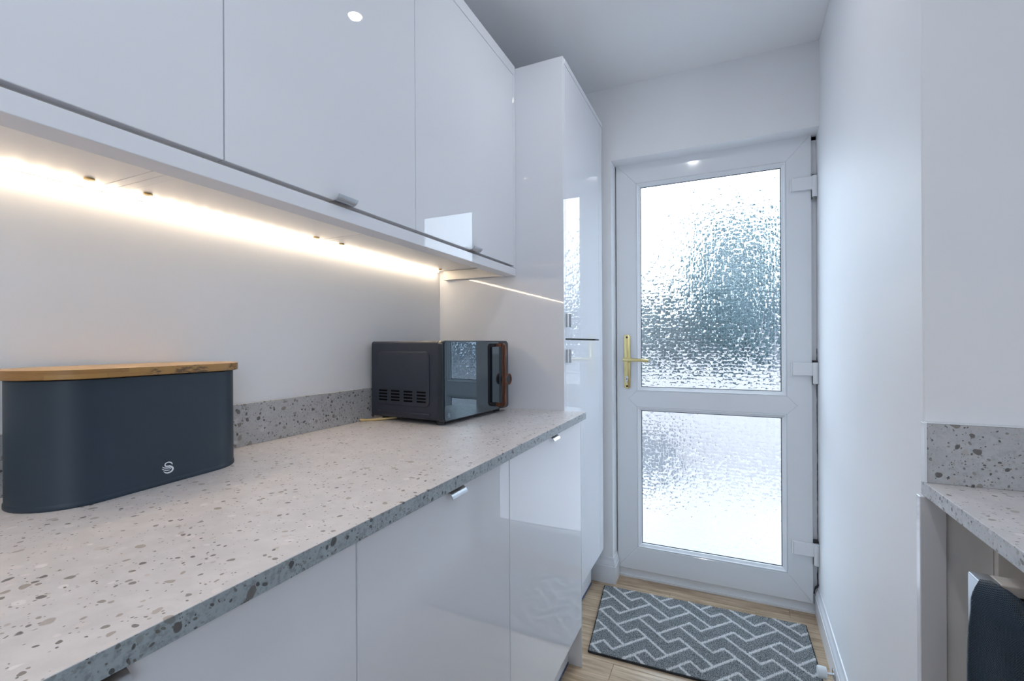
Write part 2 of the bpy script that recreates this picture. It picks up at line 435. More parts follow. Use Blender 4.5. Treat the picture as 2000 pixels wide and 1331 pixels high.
# brass handle: long plate, lever and euro cylinder
bm = prism_bm([(x, z) for x, z in rrect(-0.4505, -0.4195, 0.912, 1.174, 0.0154, 8)], 'Y', 2.270, 2.278, 0.0015, 2)
hp = dobj('door_handle', bm, M_brass, smooth=35); hp['label'] = 'polished brass lever handle on long backplate'
def hsub(name, bm, mat, smooth=None):
    bmesh.ops.translate(bm, verts=bm.verts, vec=(-DX, -DY, 0)); return obj(name, bm, mat, hp, smooth)
bm = cyl_bm((-0.435, 2.256, 1.053), 'Y', 0.0105, 0.03, 24, 0.001)
tube_bm([(-0.447, 2.2375, 1.053), (-0.435, 2.236, 1.053), (-0.40, 2.234, 1.0525), (-0.36, 2.234, 1.051), (-0.330, 2.236, 1.048)], [0.0085, 0.0095, 0.0085, 0.0080, 0.0085], 12, bm=bm)
hsub('lever', bm, M_brass, 40)
bm = cyl_bm((-0.435, 2.2668, 0.966), 'Y', 0.0085, 0.007, 24); box_bm(-0.440, -0.430, 2.2633, 2.270, 0.941, 0.963, 0.002, bm=bm)
hsub('keyhole_cylinder', bm, M_chrome, 40)
hsub('screw', cyl_bm((-0.435, 2.2695, 1.160), 'Y', 0.0045, 0.002, 16), M_dark)
hsub('screw', cyl_bm((-0.435, 2.2695, 0.925), 'Y', 0.0045, 0.002, 16), M_dark)
# flag hinges
for zc, top in ((1.790, 'top'), (1.020, 'middle'), (0.272, 'bottom')):
    bm = box_bm(0.2515, 0.327, 2.262, 2.278, zc-0.027, zc+0.027, 0.0025, 2)
    hg = dobj('hinge', bm, M_pvc)
    bm = cyl_bm((0.334, 2.262, zc-0.016), 'Z', 0.0105, 0.088, 20, 0.001); box_bm(0.3265, 0.3415, 2.255, 2.30, zc-0.06, zc+0.027, 0.002, bm=bm)
    bmesh.ops.translate(bm, verts=bm.verts, vec=(-DX, -DY, 0)); obj('hinge_knuckle', bm, M_pvc, hg, 40)
    bm = box_bm(0.2475, 0.2512, 2.264, 2.278, zc-0.027, zc+0.027, 0.0005, 1)
    bmesh.ops.translate(bm, verts=bm.verts, vec=(-DX, -DY, 0)); obj('hinge_cap', bm, M_pvc, hg)
    bm = box_bm(0.3255, 0.3425, 2.270, 2.297, zc+0.027, zc+0.036, 0.001, 1); box_bm(0.3245, 0.3275, 2.272, 2.297, zc-0.064, zc-0.028, 0.001, 1, bm=bm)
    bmesh.ops.translate(bm, verts=bm.verts, vec=(-DX, -DY, 0)); obj('hinge_seal', bm, M_dark, hg)
# ragged dark joint between frame and wall low down by the hinges
bm = bmesh.new(); pts = []
rr = random.Random(3)
N = 70
for i in range(N+1):
    z = 0.105 + 1.0*i/N
    x1 = 0.3438; wd = (0.0012 + 0.0022*rr.random())*(1.6 if z < 0.25 else 0.7)
    pts.append((x1-wd, z))
outline = [(0.3442, 0.105)] + [(0.3442, 1.105)] + pts[::-1]
prism_bm(outline, 'Y', 2.296, 2.2985, bm=bm)
prism_bm([(0.325, 0.088), (0.329, 0.085), (0.331, 0.104), (0.343, 0.122), (0.344, 0.128), (0.338, 0.124), (0.330, 0.115)], 'Y', 2.279, 2.284, bm=bm)
dobj('dark_seam', bm, M_grime)

# ---------------------------------------------------------------- kitchen units on the left
WT, WB_ = 0.892, 0.8695
def handle_profile():
    out = [(-0.016, 0.0), (0.0, 0.0), (0.0045, 0.0004), (0.009, 0.0020), (0.0128, 0.0048), (0.0158, 0.0082), (0.0175, 0.0118)]
    th = 0.0016; n = len(out); inner = []
    for i, (a, b) in enumerate(out):
        p, q = out[max(i-1, 0)], out[min(i+1, n-1)]
        dx, dy = q[0]-p[0], q[1]-p[1]; l = math.hypot(dx, dy)
        inner.append((a-dy/l*th, b+dx/l*th))
    return out + inner[::-1]
HP = handle_profile()
def tab_handle(parent, y, z, x, updown, w=0.052):
    """edge pull gripping a door's horizontal edge; updown=+1 curls up (under wall doors), -1 curls down (over base doors)"""
    return obj('handle', prism_bm([(x+a, z+b*updown) for a, b in HP], 'Y', y-w/2, y+w/2), M_nickel, parent, 35)

TOPZ = 2.159
wall_units = [(-0.725, -0.127), (-0.127, 0.473), (0.473, 0.965), (0.965, 1.560)]
wl = ['glossy white wall cupboard behind the camera end of the run', 'glossy white wall cupboard above the navy bread bin, only its lower door corner in view',
      'glossy white wall cupboard next along from the bread bin, narrower with centred grey tab handle', 'glossy white wall cupboard above the microwave, beside the tall unit']
for i, (a, b) in enumerate(wall_units):
    t_ = thing('wall_cupboard', wl[i], 'cupboard', (XL+0.17, (a+b)/2, 1.42), 0, 'glossy white wall cupboards over the worktop')
    ox, oy, oz = XL+0.17, (a+b)/2, 1.42
    W = b-a
    # carcass: sides, base inset between them, top, back
    bm = bmesh.new()
    box_bm(XL+0.001-ox, -0.729-ox, -W/2+0.0004, -W/2+0.018, 0, 0.70, 0.0004, 1, bm=bm)
    box_bm(XL+0.001-ox, -0.729-ox, W/2-0.018, W/2-0.0004, 0, 0.70, 0.0004, 1, bm=bm)
    box_bm(XL+0.001-ox, -0.729-ox, -W/2+0.0184, W/2-0.0184, 0.0005, 0.018, 0.0004, 1, bm=bm)
    box_bm(XL+0.001-ox, -0.729-ox, -W/2+0.0184, W/2-0.0184, 0.682, 0.70, 0.0004, 1, bm=bm)
    obj('carcass', bm, M_satin, t_)
    dr = obj('door', box_bm(-0.727-ox, -0.708-ox, -W/2+0.0012, W/2-0.0012, 1.4185-oz, 2.1195-oz, 0.0012, 2), M_gloss, t_)
    tab_handle(dr, 0, 1.4170-oz, -0.708-ox, 1)
    for yy in (-W/2+0.045, W/2-0.045):
        bm = cyl_bm((-1.000-ox, yy, -0.0006), 'Z', 0.0075, 0.003, 20); box_bm(-1.005-ox, -0.995-ox, yy-0.0012, yy+0.0012, -0.0024, -0.0018, bm=bm)
        obj('screw_cap', bm, M_brassd, t_)
# light pelmet, cornice, end return
pel = obj('pelmet', box_bm(-0.755, -0.708, -0.725, 1.5775, 1.3835, 1.4105, 0.0012, 2), M_gloss)
tag(pel, 'glossy white pelmet strip running below the wall cupboard doors', 'pelmet')
obj('pelmet_return', box_bm(-1.012, -0.7555, 1.558, 1.5765, 1.3835, 1.4192, 0.001, 1), M_cream, pel)['label'] = 'cream end return by the tall unit, its lit look put in the colour'  # creamier tone carries the warm strip light falling on this end
cor = obj('cornice', box_bm(XL+0.001, -0.7078, -0.725, 1.5775, 2.1215, TOPZ, 0.0012, 2), M_gloss)
tag(cor, 'white cornice strip along the top of the wall cupboards', 'cornice')
obj('filler_strip', box_bm(-0.727, -0.7079, 1.5612, 1.5775, 1.4112, 2.121, 0.001, 1), M_gloss, cor)
# LED strip
t = NT('warm_led')
co_ = t.coord(); wv = t.n('ShaderNodeTexWave', wave_type='BANDS', bands_direction='Y'); t.set(wv.inputs['Vector'], co_); wv.inputs['Scale'].default_value = 9.5
s_ = t.math('MULTIPLY_ADD', wv.outputs[1], 25.0); s_.node.inputs[2].default_value = 8.0
t.P(col=C(1, .9, .75), em=C(1.0, 0.81, 0.59), ems=s_)
M_led = t.m
led = tag(obj('led_strip', box_bm(-1.041, -1.032, -0.72, 1.556, 1.4160, 1.4185), M_led), 'warm glowing light strip tucked along the wall under the cupboards', 'light strip')
obj('power_lead', box_bm(-1.0435, -1.0415, -0.72, 1.556, 1.4155, 1.4188), M_satin, led)

# worktop and upstand
wtl = tag(obj('worktop', box_bm(XL+0.0005, -0.4443, -1.4, 1.5775, WB_, WT, 0.0008, 2), M_terr), 'long speckled terrazzo worktop carrying bread bin and microwave', 'worktop')
obj('edge_shade_strip', box_bm(-0.4442, -0.4435, -1.4, 1.5775, WB_, WT-0.0003, 0.0002, 1), M_terr_eshade, wtl)  # thin strip added to carry the shaded edge colour
tag(obj('upstand', box_bm(XL+0.0005, -1.0352, -1.4, 1.5775, WT+0.0002, 0.9925, 0.0006, 1), M_terr_vshade), 'low terrazzo upstand along the wall behind the microwave', 'upstand')

base_units = [(-0.70, -0.108), (-0.108, 0.4917), (0.4917, 0.9867), (0.9867, 1.5745)]
bl = ['glossy white base cupboard at the camera end of the run', 'glossy white base cupboard under the bread bin, with dark curled handle',
      'narrower glossy white base cupboard in the middle, tab handle under worktop', 'glossy white base cupboard at the far end, reflecting the door glass']
for i, (a, b) in enumerate(base_units):
    ox, oy, oz = -0.76, (a+b)/2, 0.15
    t_ = thing('base_cupboard', bl[i], 'cupboard', (ox, oy, oz), 0, 'glossy white base cupboards under the worktop')
    W = b-a
    obj('carcass', box_bm(XL+0.001-ox, -0.483-ox, -W/2+0.001, W/2-0.001, 0, 0.7190, 0.001, 1), M_satin, t_)
    dr = obj('door', box_bm(-0.481-ox, -0.462-ox, -W/2+0.0013, W/2-0.0013, -0.004, 0.7125, 0.0014, 2), M_gloss, t_)
    tab_handle(dr, 0, 0.7141, -0.462-ox, -1)
pl = tag(obj('plinth', box_bm(-0.53, -0.5122, -1.4, 1.5745, 0.004, 0.1425, 0.0006, 1), M_plinth), 'white plinth board set back under the base cupboards', 'plinth')
obj('plinth_seal', box_bm(-0.5320, -0.5108, -1.4, 1.5745, 0.0, 0.009, 0.0006, 1), M_film, pl)
tag(obj('end_panel', box_bm(XL+0.001, -0.462, 1.5758, 1.5775, 0.0, WB_-0.0006), M_gloss), 'white end panel closing the base cupboards down to the floor', 'panel')

# tall unit
TX, TY = -0.78, 1.86
tall = thing('tall_cupboard', 'tall glossy white larder cupboard between worktop and back door', 'cupboard', (TX, TY, 0))
def tobj(name, bm, mat, parent=None, smooth=None):
    bmesh.ops.translate(bm, verts=bm.verts, vec=(-TX, -TY, 0)); return obj(name, bm, mat, parent or tall, smooth)
tobj('side_panel', box_bm(XL+0.001, -0.5222, 1.5782, 1.5955, 0.0, 2.1525, 0.0012, 2), M_gloss)
tobj('carcass', box_bm(XL+0.001, -0.5450, 1.5965, 2.138, 0.15, 2.1340), M_satin)
d1 = tobj('door', box_bm(-0.5435, -0.5222, 1.5972, 2.0780, 1.1500, 2.1320, 0.0014, 2), M_gloss)
d2 = tobj('door', box_bm(-0.5435, -0.5222, 1.5972, 2.0780, 0.1745, 1.1440, 0.0014, 2), M_gloss)
d1['label'] = 'upper door of the tall cupboard'; d2['label'] = 'lower door of the tall cupboard'
tobj('filler', box_bm(-0.5435, -0.5226, 2.0800, 2.1436, 0.1745, 2.1320, 0.001, 1), M_gloss)
tobj('top_panel', box_bm(XL+0.001, -0.5205, 1.5958, 2.1436, 2.1340, 2.1525, 0.001, 1), M_gloss)
tobj('gap_shade_strip', box_bm(-0.5560, -0.5440, 1.5972, 2.14, 1.140, 1.154), M_dark)  # dark strip paints the shade in the gap between the doors
tobj('plinth', box_bm(-0.60, -0.5820, 1.5958, 2.1436, 0.004, 0.172), M_plinth)
tobj('plinth_seal', box_bm(-0.60, -0.5800, 1.5958, 2.1436, 0.0, 0.010), M_film)
# vertical tab pulls on the near edge of the tall doors
for d_, z0 in ((d1, 1.190), (d2, 1.062)):
    bm = prism_bm([(-0.5222+a, 1.5990+b*0.9) for a, b in HP], 'Z', z0, z0+0.048)
    tobj('handle', bm, M_nickel, d_, 35)

# ---------------------------------------------------------------- bread bin
th = math.radians(5.2)
bin_ = thing('bread_bin', 'navy oval bread bin with bamboo lid and silver bird emblem', 'bread bin', (-0.9507, 0.473, WT), th)
def stadium(a, r, n=20):
    out = []
    for i in range(n+1):
        t_ = math.pi*i/n; out.append((r*math.cos(t_), a + r*math.sin(t_)))
    for i in range(n+1):
        t_ = math.pi + math.pi*i/n; out.append((r*math.cos(t_), -a + r*math.sin(t_)))
    return out
def loft(levels, a, r, cap=True):
    b = bmesh.new(); L = []
    for (off, z) in levels: L.append([b.verts.new((x, y, z)) for x, y in stadium(a, r+off)])
    n = len(L[0])
    for k in range(len(L)-1):
        for i in range(n): b.faces.new([L[k][i], L[k][(i+1) % n], L[k+1][(i+1) % n], L[k+1][i]])
    if cap: b.faces.new(L[0][::-1]); b.faces.new(L[-1])
    return b
obj('body', loft([(-0.004, 0.0), (0.0008, 0.0004), (0.0012, 0.002), (0.0012, 0.006), (0.0002, 0.0078), (0, 0.009), (0, 0.1875), (-0.003, 0.1895)], 0.0936, 0.075), M_navy, bin_, 40)
t = NT('bamboo')
co_ = t.coord()
sp = t.n('ShaderNodeSeparateXYZ'); t.set(sp.inputs[0], co_)
cb = t.n('ShaderNodeCombineXYZ'); t.set(cb.inputs[0], sp.outputs[1])
geo = t.n('ShaderNodeNewGeometry'); spn = t.n('ShaderNodeSeparateXYZ'); t.set(spn.inputs[0], geo.outputs['Normal'])
top = t.math('GREATER_THAN', spn.outputs[2], 0.7)
zz = t.math('ADD', sp.outputs[2], -0.1895)
mixv = t.math('ADD', t.math('MULTIPLY', sp.outputs[0], top), t.math('MULTIPLY', zz, t.math('SUBTRACT', 1.0, top)))
t.set(cb.inputs[1], mixv)
br = t.n('ShaderNodeTexBrick'); t.set(br.inputs['Vector'], cb.outputs[0])
br.inputs['Scale'].default_value = 1.0; br.inputs['Brick Width'].default_value = 0.062; br.inputs['Row Height'].default_value = 0.0072
br.inputs['Mortar Size'].default_value = 0.0; br.inputs['Bias'].default_value = 0.0
br.inputs['Color1'].default_value = C(0.34, 0.18, 0.05); br.inputs['Color2'].default_value = C(0.22, 0.10, 0.024)
nz = t.noise(t.vmath('MULTIPLY', co_, (20, 4, 160)), 4, 4)
side = t.mix(t.math('MULTIPLY', nz.outputs[0], 0.5), br.outputs[0], C(0.44, 0.26, 0.08))
st = t.noise(t.vmath('MULTIPLY', co_, (30, 34, 190)), 1.4, 4, 0.7)
patch = t.noise(t.vmath('MULTIPLY', co_, (9, 9, 9)), 1.7, 2)
stf = t.math('MULTIPLY', t.smooth(st.outputs[0], 0.50, 0.57), t.smooth(patch.outputs[0], 0.37, 0.47))
stf = t.math('MULTIPLY', stf, t.smooth(sp.outputs[1], -0.09, -0.04))
side = t.mix(t.math('MULTIPLY', stf, 0.85), side, C(0.06, 0.035, 0.02))
grain = t.noise(t.vmath('MULTIPLY', co_, (120, 5, 1)), 3, 3)
topc = t.mix(t.math('MULTIPLY', grain.outputs[0], 0.8), C(0.50, 0.32, 0.16), C(0.62, 0.42, 0.23))
t.P(col=t.mix(top, side, topc), rough=0.42)
M_bamboo = t.m
lid = obj('lid', loft([(0.0070, 0.1895), (0.0085, 0.1905), (0.0085, 0.2035), (0.0070, 0.2045)], 0.0936, 0.075), M_bamboo, bin_, 40)
lid['label'] = 'pale bamboo lid with dark-flecked edge'
def ribbon(parent, strokes, to3, thick, mat, name='emblem'):
    """flat strokes with tapering width; to3(u, v, depth) maps to 3-D"""
    b = bmesh.new()
    for pts, ws in strokes:
        # Catmull-Rom resample
        P_ = [Vector(p) for p in pts]; out = []; W_ = []
        for i in range(len(P_)-1):
            p0, p1, p2, p3 = P_[max(i-1, 0)], P_[i], P_[i+1], P_[min(i+2, len(P_)-1)]
            for k in range(6):
                s = k/6
                out.append(0.5*((2*p1)+(-p0+p2)*s+(2*p0-5*p1+4*p2-p3)*s*s+(-p0+3*p1-3*p2+p3)*s**3)); W_.append(ws[i]*(1-s)+ws[i+1]*s)
        out.append(P_[-1]); W_.append(ws[-1])
        prev = None
        for i, p in enumerate(out):
            tn = (out[min(i+1, len(out)-1)]-out[max(i-1, 0)]).normalized(); nr = Vector((-tn.y, tn.x))
            a, c = p+nr*W_[i]/2, p-nr*W_[i]/2
            q = [b.verts.new(to3(a.x, a.y, thick)), b.verts.new(to3(c.x, c.y, thick)), b.verts.new(to3(c.x, c.y, 0)), b.verts.new(to3(a.x, a.y, 0))]
            if prev:
                for k in range(4): b.faces.new([prev[k], prev[(k+1) % 4], q[(k+1) % 4], q[k]])
            else: b.faces.new(q)
            prev = q
        b.faces.new(prev[::-1])
    return obj(name, b, mat, parent)
NECK = [(99.5, -3.3), (97.0, 0.3), (92.5, 2.0), (88.0, 1.0), (86.8, -1.8), (88.9, -4.2), (94.9, -5.3), (98.5, -7.8), (100.0, -10.7), (98.5, -14.0), (94.9, -15.8), (90.0, -15.9), (86.5, -14.0), (84.1, -11.7)]
F1 = [(82.6, -3.5), (84.7, -5.7), (89.5, -7.4), (94.5, -8.2), (96.3, -10.3)]
F2 = [(81.7, -6.8), (84.1, -8.9), (88.3, -10.9), (94.6, -11.8)]
def stro(k, cu, cv):
    f = lambda L: [((u-90.8)*k+cu, (v+6.9)*k+cv) for u, v in L]
    return [(f(NECK), [0.4*k, 2.2*k, 1.7*k, 1.5*k, 1.8*k, 2.3*k, 2.6*k, 2.9*k, 2.9*k, 2.6*k, 2.2*k, 1.9*k, 1.4*k, .4*k]),
            (f(F1), [.3*k, 1.5*k, 1.8*k, 1.7*k, .9*k]), (f(F2), [.3*k, 1.4*k, 1.7*k, 1.2*k])]
# emblem lies on the flat front face (local +X); u runs along local +Y
u0 = 0.5587 - ((-0.9507)*(-math.sin(th)) + 0.473*math.cos(th))
ribbon(bin_, stro(0.001, u0, 0.0281), lambda u, v, dd: (0.0751+dd, u, v), 0.0004, M_emb)

# ---------------------------------------------------------------- microwave
mr = -math.radians(4.0)
mw = thing('microwave', 'slate microwave with mirrored door and copper-brown wooden handle', 'microwave', (-0.7405, 1.137, WT), mr)
Z0, Z1, MW, MD = 0.014, 0.2495, 0.384, 0.283
bm = prism_bm(rrect(0.002, MW-0.002, Z0, Z1-0.0008, 0.009, 5), 'X', -MD, -0.022, 0.0)
obj('body', bm, M_mw, mw, 50)
bm = prism_bm(rrect(0.0, MW, Z0-0.002, Z1, 0.013, 6), 'X', -0.0215, -0.002, 0.0012, 2)
obj('front_frame', bm, M_mwf, mw, 50)
DG = 0.3165
gd = obj('glass_door', prism_bm(rrect(0.0045, DG, Z0+0.001, Z1-0.0035, 0.009, 6), 'X', -0.002, 0.0012, 0.0006, 1), M_mirror, mw)
gd['label'] = 'dark mirrored glass door'
obj('control_panel', prism_bm(rrect(DG+0.0015, MW-0.003, Z0+0.001, Z1-0.0035, 0.009, 6), 'X', -0.002, 0.0010, 0.0006, 1), M_mwf, mw, 50)
# wooden handle
t = NT('walnut'); co_ = t.coord()
nz = t.noise(t.vmath('MULTIPLY', co_, (60, 60, 5)), 4, 4, 0.6)
t.P(col=t.ramp(nz.outputs[0], [(0.35, C(0.05, 0.018, 0.010)), (0.55, C(0.16, 0.058, 0.030)), (0.7, C(0.27, 0.105, 0.05))]), rough=0.35)
M_walnut = t.m
hy = 0.302; hp_ = 0.036; zt, zb = Z1-0.009, Z0+0.010
bm = bmesh.new()
bw = 0.0065
path = [(0.001, zt), (hp_-0.009, zt), (hp_-0.003, zt-0.003), (hp_, zt-0.010), (hp_, zb+0.010), (hp_-0.003, zb+0.003), (hp_-0.009, zb), (0.001, zb)]
inn = [(0.001, zt-0.011), (hp_-0.013, zt-0.011), (hp_-0.0105, zt-0.013), (hp_-0.0105, zt-0.015), (hp_-0.0105, zb+0.015), (hp_-0.0105, zb+0.013), (hp_-0.013, zb+0.011), (0.001, zb+0.011)]
for k in range(len(path)-1):
    q = [path[k], path[k+1], inn[k+1], inn[k]]
    v0 = [bm.verts.new((x, hy-bw, z)) for x, z in q]; v1_ = [bm.verts.new((x, hy+bw, z)) for x, z in q]
    bm.faces.new(v0); bm.faces.new(v1_[::-1]); bm.faces.new([v0[0], v1_[0], v1_[1], v0[1]]); bm.faces.new([v0[3], v1_[3], v1_[2], v0[2]])
    if k == 0: bm.faces.new([v0[0], v0[3], v1_[3], v1_[0]])
    if k == len(path)-2: bm.faces.new([v0[1], v0[2], v1_[2], v1_[1]])
bmesh.ops.remove_doubles(bm, verts=bm.verts, dist=0.0001)
bmesh.ops.bevel(bm, geom=[e for e in bm.edges if len(e.link_faces) == 2 and e.calc_face_angle(0) > 1.0], offset=0.0015, segments=2, affect='EDGES')
hd = obj('handle', bm, M_walnut, mw, 40); hd['label'] = 'brown wooden bow handle'
# dial
kb = obj('dial', cyl_bm((0.0105, 0.350, 0.1150), 'X', 0.0195, 0.019, 40, 0.0008), M_mwf, mw, 40)
obj('dial_ring', ring_bm((0.0200, 0.350, 0.1150), 'X', 0.0175, 0.0202, 0.004), plain('copper', C(0.38, 0.16, 0.10), 0.35, metal=0.6), kb, 40)
for zc in (0.063, 0.083, 0.150, 0.170, 0.187):
    bm = box_bm(0.0009, 0.0014, 0.347, 0.353, zc, zc+0.0012); obj('panel_mark', bm, M_emb, mw)
# embossed side (the -Y face), vents, crease
bm = prism_bm([(x, z) for x, z in rrect(-0.253, -0.052, 0.0530, 0.2170, 0.014, 6)], 'Y', -0.0022, 0.0035, 0.0028, 3)
obj('embossed_panel', bm, M_mw, mw, 30)
obj('crease', box_bm(-0.258, -0.050, -0.0020, 0.0035, 0.0285, 0.0340, 0.0022, 3), M_mw, mw, 30)
for cx0 in (-0.2487, -0.1990, -0.1484, -0.0976):
    for k in range(4):
        zc = 0.0655 + 0.0094*k
        obj('vent_slot', prism_bm([(x, z) for x, z in rrect(cx0, cx0+0.0345, zc, zc+0.0048, 0.0022, 3)], 'Y', -0.0025, 0.0010), M_black, mw)
for fx in (-0.25, -0.035):
    for fy in (0.03, MW-0.03):
        obj('foot', cyl_bm((fx, fy, Z0/2), 'Z', 0.012, Z0, 20, 0.001), M_dark, mw)
# little bird emblem low on the glass
ribbon(mw, stro(0.00062, 0.0235, 0.0300), lambda u, v, dd: (0.0012+dd, u, v), 0.0003, M_embg)

# power cord at the back left of the microwave
t_ = tag(obj('power_cord', tube_bm([(-1.033, 1.115, 0.8975), (-1.015, 1.13, 0.8960), (-0.995, 1.148, 0.8963), (-0.972, 1.168, 0.8975), (-0.95, 1.19, 0.900)], 0.0034, 10), M_cord, smooth=60), 'cream power cord lying on the worktop behind the microwave corner', 'cord')

# ---------------------------------------------------------------- right-hand worktop
RX = 0.3030
wr = tag(obj('worktop', box_bm(RX+0.0008, XR-0.0005, -1.2, 1.0205, 0.8695, WT, 0.0008, 2), M_terr), 'short terrazzo worktop over the chair, on the other side of the room', 'worktop')
obj('edge_shade_strip', box_bm(RX, RX+0.0007, -1.2, 1.0205, 0.8695, WT-0.0003, 0.0002, 1), M_terr_vshade, wr)  # thin strip in the shaded upright copy of the terrazzo
us = tag(obj('upstand', box_bm(RX+0.0045, XR-0.0005, 1.0085, 1.0212, WT+0.0002, 0.9925, 0.0006, 1), M_terr_vshade), 'terrazzo upstand at the corridor wall end, above the chair', 'upstand')
obj('end_strip', box_bm(RX+0.0003, RX+0.0040, 1.0060, 1.0212, WT+0.0002, 0.9935, 0.0005, 1), M_pvc, us)
obj('top_strip', box_bm(RX+0.0045, XR-0.0005, 1.0078, 1.0212, 0.9926, 0.9938, 0.0003, 1), M_pvc, us)
sp_ = tag(obj('support_panel', box_bm(0.2965, 0.3315, 1.0045, 1.0210, 0.0, 0.8690, 0.0010, 1), M_gloss), 'narrow white support post under the end of the right worktop', 'panel')
bk = tag(obj('back_panel', box_bm(0.3325, 0.3925, 1.0120, 1.0210, 0.0, 0.8690, 0.0006, 1), M_panel), 'grey-white board behind the chair, next to the narrow post', 'panel')
tag(obj('side_board', box_bm(0.3930, 0.948, 1.0000, 1.0210, 0.0, 0.8690, 0.0006, 1), M_cream), 'cream board under the right worktop, behind the chair rail', 'panel')
# support under the far hidden end of the worktop
tag(obj('cabinet_side', box_bm(0.34, XR-0.001, -1.19, -1.17, 0.0, 0.8690, 0.001, 1), M_panel), 'white end board holding the near end of the right worktop', 'panel')

# chair with a metal-edged back, tucked at the worktop
ch = thing('chair', 'metal-framed dark chair under the right worktop', 'chair', (0.44, 0.755, 0))
def cobj(name, bm, mat, parent=None, smooth=None):
    bmesh.ops.translate(bm, verts=bm.verts, vec=(-0.432, -0.755, 0)); return obj(name, bm, mat, parent or ch, smooth)
M_steel = plain('silver_frame', C(0.62, 0.66, 0.70), 0.28, metal=0.9)
M_leather = plain('black_leatherette', C(0.012, 0.012, 0.013), 0.4, bump=0.15, bscale=250)
M_crm = plain('cream_frame', C(0.58, 0.53, 0.48), 0.4)
cobj('rear_post', box_bm(0.268, 0.288, 0.748, 0.776, 0.0, 0.8400, 0.0015, 2), M_steel)
cobj('rear_post', box_bm(0.592, 0.612, 0.748, 0.776, 0.0, 0.8400, 0.0015, 2), M_steel)
cobj('top_rail', box_bm(0.2885, 0.5915, 0.748, 0.776, 0.8265, 0.8395, 0.0015, 2), M_crm)
cobj('backrest', box_bm(0.2890, 0.5910, 0.7485, 0.7755, 0.8060, 0.8262, 0.003, 2), M_leather)
cobj('lower_rail', box_bm(0.2885, 0.5915, 0.752, 0.770, 0.66, 0.685, 0.002, 2), M_crm)
cobj('seat', box_bm(0.275, 0.605, 0.40, 0.745, 0.44, 0.485, 0.012, 3), M_leather)
for x in (0.268, 0.592): cobj('front_leg', box_bm(x, x+0.02, 0.40, 0.42, 0.0, 0.44, 0.0015, 2), M_steel)
for x in (0.268, 0.592): cobj('side_rail', box_bm(x, x+0.02, 0.42, 0.748, 0.415, 0.438, 0.0015, 2), M_steel)

# waffle cloth hooked over the corner of the chair back
t = NT('waffle_cloth'); uvn = t.n('ShaderNodeUVMap'); 
vv = t.vmath('MULTIPLY', uvn.outputs[0], (1, 1, 0))
sx = t.n('ShaderNodeSeparateXYZ'); t.set(sx.inputs[0], vv)
px_ = 0.0017
rowi = t.math('FLOOR', t.math('DIVIDE', sx.outputs[1], px_))
off = t.math('MULTIPLY', t.math('MODULO', rowi, 2.0), 0.5)
fx = t.math('SUBTRACT', t.math('FRACT', t.math('ADD', t.math('DIVIDE', sx.outputs[0], px_*1.15), off)), 0.5)
fy = t.math('SUBTRACT', t.math('FRACT', t.math('DIVIDE', sx.outputs[1], px_)), 0.5)
dd = t.math('SQRT', t.math('ADD', t.math('MULTIPLY', fx, fx), t.math('MULTIPLY', fy, fy)))
hole = t.smooth(dd, 0.20, 0.42)
fib = t.noise(vv, 900, 2)
cc = t.mix(fib.outputs[0], C(0.008, 0.026, 0.052), C(0.022, 0.070, 0.115))
t.P(col=t.mix(hole, C(0.002, 0.006, 0.014), cc), rough=0.85, sheen=0.3)
t.bump(hole, 1.0, 0.0008)
M_cloth = t.m
b = bmesh.new(); uvl = b.loops.layers.uv.new('UVMap'); NU, NV = 44, 60
G = []
for j in range(NV+1):
    tt = j/NV; drop = 0.33*tt
    rowv = []
    for i in range(NU+1):
        s = i/NU
        xl = 0.2630 + 0.014*math.exp(-drop/0.008) - 0.003*min(1, drop/0.05)
        wdt = 0.010 + 0.026*(1-math.exp(-drop/0.006)) + 0.88*min(drop, 0.2) + 0.15*max(0, drop-0.2)
        x = xl + wdt*s
        fold = 0.006*math.sin(s*7+drop*6)*min(1, drop/0.05) + 0.004*math.sin(s*15+1)*min(1, drop/0.1)
        yy = 0.7375 - 0.014*min(1, drop/0.03) - 0.014*math.sin(math.pi*min(1, s*1.1)) * min(1, drop/0.04) + fold
        z = 0.8430 - drop - 0.004*math.sin(math.pi*s)*0
        if drop < 0.008: yy += (0.008-drop)*1.2
        rowv.append((b.verts.new((x, yy, z)), (x, z)))
    G.append(rowv)
for j in range(NV):
    for i in range(NU):
        q = [G[j][i], G[j][i+1], G[j+1][i+1], G[j+1][i]]
        f = b.faces.new([v[0] for v in q])
        for l, v in zip(f.loops, q): l[uvl].uv = v[1]
cl = obj('cloth', b, M_cloth, smooth=80)
sm = cl.modifiers.new('thickness', 'SOLIDIFY'); sm.thickness = 0.004; sm.offset = -1
tag(cl, 'navy waffle-weave cloth hanging over the chair back corner', 'cloth')

# ---------------------------------------------------------------- door mat
mt = thing('door_mat', 'grey rug with white interlocking zigzag lines, before the back door', 'mat', (-0.518, 2.143, 0.0), math.atan2(0.022, 0.8))
MWX, MWY = 0.800, 0.481
def skew(x, y): return x + 0.042*(y/MWY)*(1-x/MWX) - 0.008*(y/MWY)*(x/MWX)   # slightly pulled out of square
def mp(x, y): return (skew(x, y), -y)
b = bmesh.new()
n_ = 24; top_, bot_ = [], []
def edge_pts():
    L = []
    for i in range(n_): L.append((MWX*i/n_, 0))
    for i in range(n_): L.append((MWX, MWY*i/n_))
    for i in range(n_): L.append((MWX*(1-i/n_), MWY))
    for i in range(n_): L.append((0, MWY*(1-i/n_)))
    return L
E_ = edge_pts()
for (x, y) in E_:
    X, Y = mp(x, y); top_.append(b.verts.new((X, Y, 0.0055))); bot_.append(b.verts.new((X, Y, 0.0002)))
N = len(E_)
for i in range(N): b.faces.new([top_[i], top_[(i+1) % N], bot_[(i+1) % N], bot_[i]])
